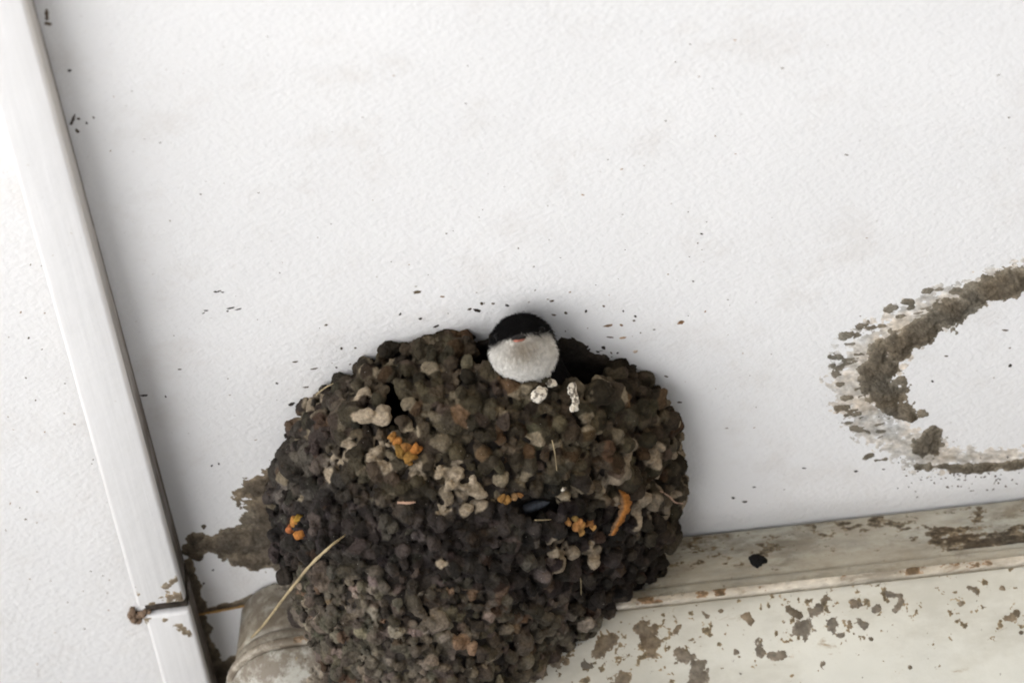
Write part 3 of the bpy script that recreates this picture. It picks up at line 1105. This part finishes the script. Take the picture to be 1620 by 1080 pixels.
def along(points):
    """points [(px,py,depth metres from the camera plane)]"""
    out = []
    for (x, y, dep) in points:
        o, d = ray(x, y)
        out.append(o + d * (dep / DIST))
    return out


def depth(P): return (Vector(P) - EYE).dot(D)


a_ = Vector(surf_at(540, 852, 2.0)[0] * MM)
b_ = on_z(395, 1008, -26 * MM)
da, db = depth(a_), depth(b_)
tube('straw_stem', along([(546, 846, da - .001), (520, 866, da - .014), (490, 895, da * .7 + db * .3 - .029), (455, 938, da * .4 + db * .6 - .029), (420, 984, da * .15 + db * .85 - .012), (398, 1008, db)]),
     [.3 * MM, .5 * MM, .58 * MM, .6 * MM, .55 * MM, .4 * MM], M_STRAW, NEST)
for pts, r, mt in (([(874, 690), (879, 715), (883, 742)], .2, M_STRAW), ([(1040, 772), (1052, 785), (1064, 791), (1076, 792)], .3, M_FIBRE), ([(846, 818), (858, 821), (868, 823)], .22, M_STRAW),
                   ([(505, 628), (518, 618), (532, 610)], .25, M_STRAW), ([(910, 895), (917, 910), (918, 935)], .2, M_STRAW), ([(622, 795), (636, 793), (650, 794)], .5, M_FIBRE)):
    tube('straw_stem', [Vector(surf_at(x, y, 4.2)[0] * MM) for x, y in pts], [r * MM, r * 1.1 * MM, r * .6 * MM], mt, NEST)
z0 = -2 * MM
s2 = tube('straw', [on_z(306, 973, z0), on_z(345, 966, z0), on_z(385, 958, z0), on_z(412, 950, z0)], [.3 * MM, .5 * MM, .45 * MM, .35 * MM], M_STRAW_ORANGE)
tag(s2, 'thin orange straw under the ceiling between the trunking joint and the box', 'straw')

# curled orange flake on the right of the wall
pts = [(976, 772), (985, 782), (989, 798), (984, 815), (975, 832), (968, 846)]
wid = [3, 9, 11, 9, 7, 4]
V, F, K = [], [], []
base = [surf_at(x, y, 0)[0] for x, y in pts]
md = np.mean([depth(Vector(p * MM)) for p in base])
cl = [np.array(p) for p in catmull([(x, y, wv) for (x, y), wv in zip(pts, wid)], 6)]
for i, (x, y, wv) in enumerate(cl):
    for j in range(7):
        t = j / 6 - .5
        jag = (_hash(np.int64(i), np.int64(j), 3, 9) - .5) * 5.0 * (abs(t) > .3)
        V.append(along([(x + t * wv * 1.5 + jag, y - t * wv * .25, md - .0055 - .0035 * math.sin(i / len(cl) * 3.1) + .0022 * (2 * t) ** 2)])[0])
        K.append((np.array((.15, .09, .05)) if t < -.05 else np.array((.27, .115, .032))) * random.uniform(.7, 1.25))
for i in range(len(cl) - 1):
    for j in range(6):
        a = i * 7 + j
        F.append((a, a + 1, a + 8, a + 7))
fk = mesh_obj('clay_flake', V, F, M_STAIN, NEST, True, np.array(K))
so_ = fk.modifiers.new('thickness', 'SOLIDIFY')
so_.thickness = .35 * MM
fk['label'] = 'curled orange flake'

# grey-blue feather showing in the small cavity
P0, N0 = surf_at(846, 798, -3.5)
V, F = [], []
fd = depth(Vector(P0 * MM))
for i in range(9):
    t = i / 8
    cx_, cy_ = 828 + 42 * t, 806 - 22 * t + 10 * t * t
    hw_ = 8 * math.sin(math.pi * min(1, .25 + .75 * t)) ** .6 + .5
    for j in range(5):
        k = j / 2 - 1
        V.append(along([(cx_ + k * hw_ * .4, cy_ + k * hw_, fd - .001 + .0016 * k * k)])[0])
for i in range(8):
    for j in range(4):
        a = i * 5 + j
        F.append((a, a + 1, a + 6, a + 5))
ft = mesh_obj('feather', V, F, m_plain('slate_feather', (.034, .038, .046), .9, .0, 500, .6, 1.4), NEST)
ft.modifiers.new('thickness', 'SOLIDIFY').thickness = .4 * MM

# ------------------------------------------------------------------ the bird
HC = np.array([27.6, -120.8, -12.4])
BS = 0.925
Fw = Vector((-.03, -.86, -.50)).normalized()
Sd = Fw.cross(Vector((0, 0, 1))).normalized()      # the bird's right-hand axis seen in the photo as right/left
Up = Sd.cross(Fw).normalized()
B = np.array([[*Sd], [*Fw], [*Up]])                # rows: side, forward, up
BIRD = thing('bird', 'small bird with black cap and white throat peering out of the mud nest', 'bird', Vector(HC * MM))


def sdf_ell(P, c, r):
    q = (P - np.array(c)) / np.array(r)
    k = np.linalg.norm(q, axis=1)
    return (k - 1) * min(r)


def smin(a, b, k):
    h = np.clip(.5 + .5 * (b - a) / k, 0, 1)
    return b + (a - b) * h - k * h * (1 - h)


def bird_sdf(P):
    d = sdf_ell(P, (0, 0, 0), (11.9, 11.6, 11.4))
    d = smin(d, sdf_ell(P, (0, 1.6, -4.6), (12.0, 9.6, 8.2)), 3)         # cheeks and fluffed throat
    d = smin(d, sdf_ell(P, (0, -12, -9), (12.5, 11, 10)), 5)
    d = smin(d, sdf_ell(P, (-1, -30, -14), (14, 18, 14)), 8)
    d = smin(d, sdf_ell(P, (0, 9.0, -.6), (4.2, 4.0, 2.6)), 3)           # base of the bill
    return d


bv, bf = ico(6)
o0 = np.array([0, -6.0, -5.0])
lo_, hi_ = np.zeros(len(bv)), np.full(len(bv), 80.0)
for _ in range(40):
    md_ = (lo_ + hi_) / 2
    ins = bird_sdf(o0 + bv * md_[:, None]) < 0
    lo_ = np.where(ins, md_, lo_)
    hi_ = np.where(ins, hi_, md_)
L = o0 + bv * lo_[:, None]
L = L + bv * ((vnoise(L * MM, 700, 61, 3) - .5) * .5)[:, None]


def bird_col(L):
    s, f, u = L.T
    n = (vnoise(L * MM, 500, 63, 3) - .5)
    edge = 1.0 - .55 * np.clip(np.abs(s) - 7, 0, 9) * np.clip((5 - f) / 5, 0, 1.5) + n * 2.2 - .9 * np.clip(s * .12, -.8, .8)
    edge = edge - 1.0 * np.clip(6.0 - f, 0, 7) - 5 * np.clip(-f - 1.2, 0, 9)
    cap = sstep(-1.3, 1.2, u - edge)
    white = np.array([.61, .60, .57])
    chin = np.exp(-((s + .8) / 6.8) ** 2 - ((u + 3.6) / 5.0) ** 2) * (f > 0)
    buff = np.array([.22, .19, .15])
    c = white[None] * (1 - .95 * chin[:, None]) + buff * .95 * chin[:, None]
    cheek = np.exp(-((np.abs(s) - 7.5) / 3) ** 2 - ((u - .2) / 2.0) ** 2)[:, None] * .6
    c = c * (1 - cheek) + np.array([.30, .28, .25]) * cheek
    blk = np.array([.0045, .0042, .0045]) + np.clip(n, 0, 1)[:, None] * .004
    c = c * (1 - cap[:, None]) + blk * cap[:, None]
    return c * (1 + n[:, None] * .25)


def to_w(L): return (L * BS @ B + HC) * MM


M_PLUME = m_attr('plumage', .85, .06, 1500, .00015, .85, 1.15)
# short barbs of the plumage, part of the same body mesh
bw = to_w(L)
tri = L[bf]
ar = np.linalg.norm(np.cross(tri[:, 1] - tri[:, 0], tri[:, 2] - tri[:, 0]), axis=1)
fc = tri.mean(1)
nb = 16000
vis = (fc[:, 1] > -16)
pr = ar * vis
pick = rng.choice(len(bf), nb, p=pr / pr.sum())
wts = rng.dirichlet((1, 1, 1), nb)
bp = (tri[pick] * wts[:, :, None]).sum(1)
bn = np.cross(tri[pick][:, 1] - tri[pick][:, 0], tri[pick][:, 2] - tri[pick][:, 0])
bn /= np.linalg.norm(bn, axis=1)[:, None]
flow = np.tile(np.array([0, -.75, -.65]), (nb, 1)) + rng.normal(0, .28, (nb, 3))
flow -= bn * (flow * bn).sum(1)[:, None]
flow /= np.linalg.norm(flow, axis=1)[:, None] + 1e-9
sidev = np.cross(bn, flow)
near_bill = np.exp(-(np.abs(bp[:, 0]) / 5) ** 2 - ((bp[:, 2]) / 4) ** 2) * (bp[:, 1] > 8)
ln = rng.uniform(1.5, 3.3, nb) * (1 - .6 * near_bill)
wd = rng.uniform(.07, .14, nb)
lift = rng.uniform(.10, .42, nb)
p0 = bp - bn * .1
p1 = bp + flow * (ln * .5)[:, None] + bn * (ln * lift * .6)[:, None]
p2 = bp + flow * ln[:, None] + bn * (ln * lift * .8)[:, None]
sv = np.stack([p0 - sidev * wd[:, None], p0 + sidev * wd[:, None], p1 + sidev * wd[:, None] * .8, p1 - sidev * wd[:, None] * .8, p2], 1).reshape(-1, 3)
sc_ = np.repeat(bird_col(bp), 5, 0)
i0 = len(L) + np.arange(nb) * 5
faces = [tuple(f) for f in bf.tolist()] + [(a, a + 1, a + 2, a + 3) for a in i0.tolist()] + [(a + 3, a + 2, a + 4) for a in i0.tolist()]
mesh_obj('body', np.vstack([bw, to_w(sv)]), faces, M_PLUME, BIRD, True, np.vstack([bird_col(L), sc_]))


def bill(name, w0, h0, length, z0_, sgn, mat, droop):
    V, F = [], []
    n, k = 9, 12
    for i in range(n):
        t = i / (n - 1)
        ww = w0 * (1 - t ** 1.5) + .12
        hh = h0 * (1 - t ** 1.8) + .10
        for j in range(k):
            a = math.pi * j / (k - 1)
            V.append((ww * math.cos(a), 10.6 + length * t, z0_ + sgn * hh * math.sin(a) - droop * t * t))
    for i in range(n - 1):
        for j in range(k - 1):
            a = i * k + j
            F.append((a, a + 1, a + k + 1, a + k))
        F.append((i * k + k - 1, i * k, (i + 1) * k, (i + 1) * k + k - 1))
    return mesh_obj(name, to_w(np.array(V)), F, mat, BIRD)


M_BILL = m_plain('black_bill', (.016, .014, .013), .5, .12, 400, .8, 1.2, .0001)
M_GAPE = m_plain('pink_gape', (.36, .13, .09), .55, .4, 400, .85, 1.15, .0001)
bill('upper_mandible', 3.6, 2.0, 5.6, .25, 1, M_BILL, .9)
bill('lower_mandible', 3.5, 1.3, 4.9, .05, -1, M_GAPE, .5)
M_EYE = MatB('dark_eye', .18, .08).base((.004, .004, .004)).done()
for s in (-1, 1):
    ev, ef = ico(3)
    c = np.array([s * 8.3, 7.2, 3.0])
    mesh_obj('eye', to_w(c + ev * 1.55), ef, M_EYE, BIRD)

# ------------------------------------------------------------------ specks of mud thrown on the ceiling and the box
V, F, K = [], [], []
off = 0


def speck(P, lx, ly, ang, h, col):
    global off
    n = 14
    ph0 = random.uniform(0, 6)
    ring = []
    for i in range(n):
        a = 2 * math.pi * i / n
        r = 1 + .28 * math.sin(2 * a + ph0) + .18 * math.sin(5 * a + 2 * ph0) + random.uniform(-.12, .12)
        x, y = lx * r * math.cos(a), ly * r * math.sin(a)
        ring.append((P[0] + x * math.cos(ang) - y * math.sin(ang), P[1] + x * math.sin(ang) + y * math.cos(ang), P[2] + .00003))
    mid = [(P[0] + (q[0] - P[0]) * .6, P[1] + (q[1] - P[1]) * .6, P[2] - h) for q in ring]
    V.extend(ring + mid + [(P[0], P[1], P[2] - h * 1.15)])
    for i in range(n):
        j = (i + 1) % n
        F.append((off + i, off + j, off + n + j, off + n + i))
        F.append((off + n + i, off + n + j, off + 2 * n))
    K.extend([np.array(col) * random.uniform(.8, 1.2)] * (2 * n + 1))
    off += 2 * n + 1


DK, BR, TN = (.035, .03, .025), (.10, .075, .05), (.30, .20, .12)
SP = [(660, 462, 10, 2.4, 8, BR), (700, 469, 5, 1.5, 5, TN), (755, 491, 6, 4.5, 40, DK), (743, 489, 5, 2, 0, BR), (802, 483, 3.6, 3, 0, DK), (633, 497, 3, 2.2, 0, DK), (665, 504, 3, 2.2, 0, DK),
      (690, 516, 6, 2, 20, DK), (762, 480, 4, 2.2, 0, BR), (780, 480, 3, 1.8, 0, BR), (516, 514, 4, 1.5, 0, BR), (540, 551, 3.4, 1.8, 20, BR), (562, 550, 2.6, 1.2, 20, BR), (467, 572, 5, 1.4, 10, BR),
      (497, 583, 7, 1.6, 15, BR), (532, 581, 2, 1.6, 0, DK), (461, 639, 5.6, 4, -20, DK), (438, 606, 2.6, 2, 0, DK), (484, 612, 5, 1.6, 0, BR), (873, 476, 4, 2.2, 0, BR), (895, 495, 4, 2.2, 0, BR),
      (876, 498, 4, 1.8, -20, BR), (927, 492, 2.8, 2, 0, DK), (955, 484, 2.4, 1.8, 0, BR), (986, 492, 2.2, 1.6, 0, DK), (1005, 500, 3, 1.6, 0, DK), (1003, 507, 4, 1.4, 0, BR), (962, 515, 9, 2.4, 0, TN), (983, 514, 3, 2, 0, TN),
      (1077, 510, 8, 3.2, 8, (.22, .13, .07)), (965, 533, 8, .9, -12, BR), (985, 534, 9, 1.2, 8, TN), (893, 537, 4.4, 2.6, 10, DK), (928, 549, 4.4, 2.6, 0, DK), (919, 555, 3.6, 2.4, -10, DK), (932, 553, 3, 2, 20, DK),
      (933, 559, 3.6, 2, 10, DK), (954, 564, 3.6, 2, 40, DK), (967, 558, 3, 1.2, -40, BR), (977, 558, 2, 1.6, 0, DK), (1005, 556, 4, 3, 0, (.55, .45, .36)), (1075, 636, 6, 1.2, 0, BR), (1054, 595, 4, 1.4, -20, BR),
      (345, 461, 8, 1.1, 12, DK), (352, 462, 3, 1.2, 0, DK), (365, 487, 7, 1.2, 10, DK), (377, 489, 6, 1.1, 12, DK), (326, 491, 4, 1.2, 0, DK), (322, 495, 3, 1, 30, DK), (360, 492, 3, 1, 0, DK), (340, 461, 3, 1, 0, DK),
      (335, 736, 2, 1.6, 0, DK), (346, 733, 2, 1.6, 0, DK), (337, 901, 2.6, 1.6, 0, DK), (322, 922, 3, 1.6, 0, DK), (1193, 770, 4, 1.2, 10, DK), (1160, 787, 4, 2, 20, DK), (1178, 793, 4.5, 2.2, -10, DK), (1110, 370, 3, 1.6, 0, DK),
      (74, 24, 5, 9, 0, BR), (76, 38, 6, 4, 0, BR), (110, 112, 3, 3, 0, DK), (115, 190, 4, 9, -10, (.12, .1, .09)), (124, 188, 3, 3, 0, BR), (137, 195, 2, 3, 0, DK), (148, 186, 2, 2, 0, BR), (122, 207, 4, 4, 0, BR),
      (228, 625, 7, 1.8, -5, DK), (262, 627, 2, 2, 0, DK), (1354, 745, 4, 2, 30, DK), (1272, 740, 4, 1.5, 0, DK), (1598, 578, 4, 3, 40, DK), (1475, 603, 3, 2, 0, DK), (1497, 563, 4, 1.4, -20, BR), (1590, 522, 6, 1.4, -10, BR)]
for (x, y, a, b, ang, col) in SP:
    P = on_z(x, y)
    speck(P, a * .18 * MM, b * .28 * MM, math.radians(-ang * 1.3) + .15, random.uniform(.15, .4) * MM, col)
for i in range(170):
    x, y = random.uniform(90, 1620), random.uniform(40, 900)
    if random.random() < .45: x, y = random.gauss(820, 240), random.gauss(520, 120)
    P = on_z(x, y)
    if P.y > -.004 or P.x < TX1 + .001: continue
    s = random.choice([.8, 1.0, 1.2, 1.5, 2.0])
    speck(P, s * random.uniform(.8, 2.0) * .17 * MM, s * .2 * MM, random.uniform(-.6, .6), .12 * MM, random.choice([BR, BR, TN, (.30, .27, .24), (.40, .37, .34)]))
for i in range(130):  # black mould in the corner under the old nest
    x, y = random.uniform(1420, 1700), random.gauss(752, 16)
    P = on_z(x, y)
    if P.y > BY0 + BYS * P.x - .001: continue
    speck(P, random.uniform(.12, .5) * MM, random.uniform(.2, .6) * MM, random.uniform(-.6, .6), .12 * MM, random.choice([DK, BR, BR]))
for i in range(60):   # on the ceiling left of the trunking
    x, y = random.uniform(0, 190), random.uniform(200, 1080)
    P = on_z(x, y)
    if P.x > TX0 - .001: continue
    speck(P, random.uniform(.2, .5) * MM, random.uniform(.2, .6) * MM, random.uniform(-.6, .6), .12 * MM, random.choice([BR, TN, (.4, .34, .28)]))
tag(mesh_obj('mud_specks', V, F, M_STAIN, None, True, np.array(K)), 'tiny dark mud specks scattered over the white ceiling', 'mud specks', kind='stuff')

# ------------------------------------------------------------------ black clump of debris on the ledge
P = Vector(on_z(1195, 886, -15 * MM))
P.y = -1.9 * MM
o, d = ray(1196, 887)
t = (-1.5 * MM - o.y) / d.y
P = np.array(o + d * t) / MM
V, F, off2 = [], [], 0
for (dx, dz, r) in ((0, 0, 1.6), (2.0, -.4, 1.4), (-1.4, 1.1, 1.0), (3.6, -1.0, .8), (1.2, -1.6, .8)):
    v = lump(rng, r, ICO3, .28, 5) + P + np.array([dx, -.6, dz])
    V.append(v); F.append(ICO3[1] + off2); off2 += len(v)
cb = mesh_obj('debris_clump', np.vstack(V) * MM, np.vstack(F), M_MUD, None, True, np.tile(np.array([.008, .008, .008]), (off2, 1)))
tag(cb, 'small black clump of debris on the soiled ledge of the cream box', 'debris')
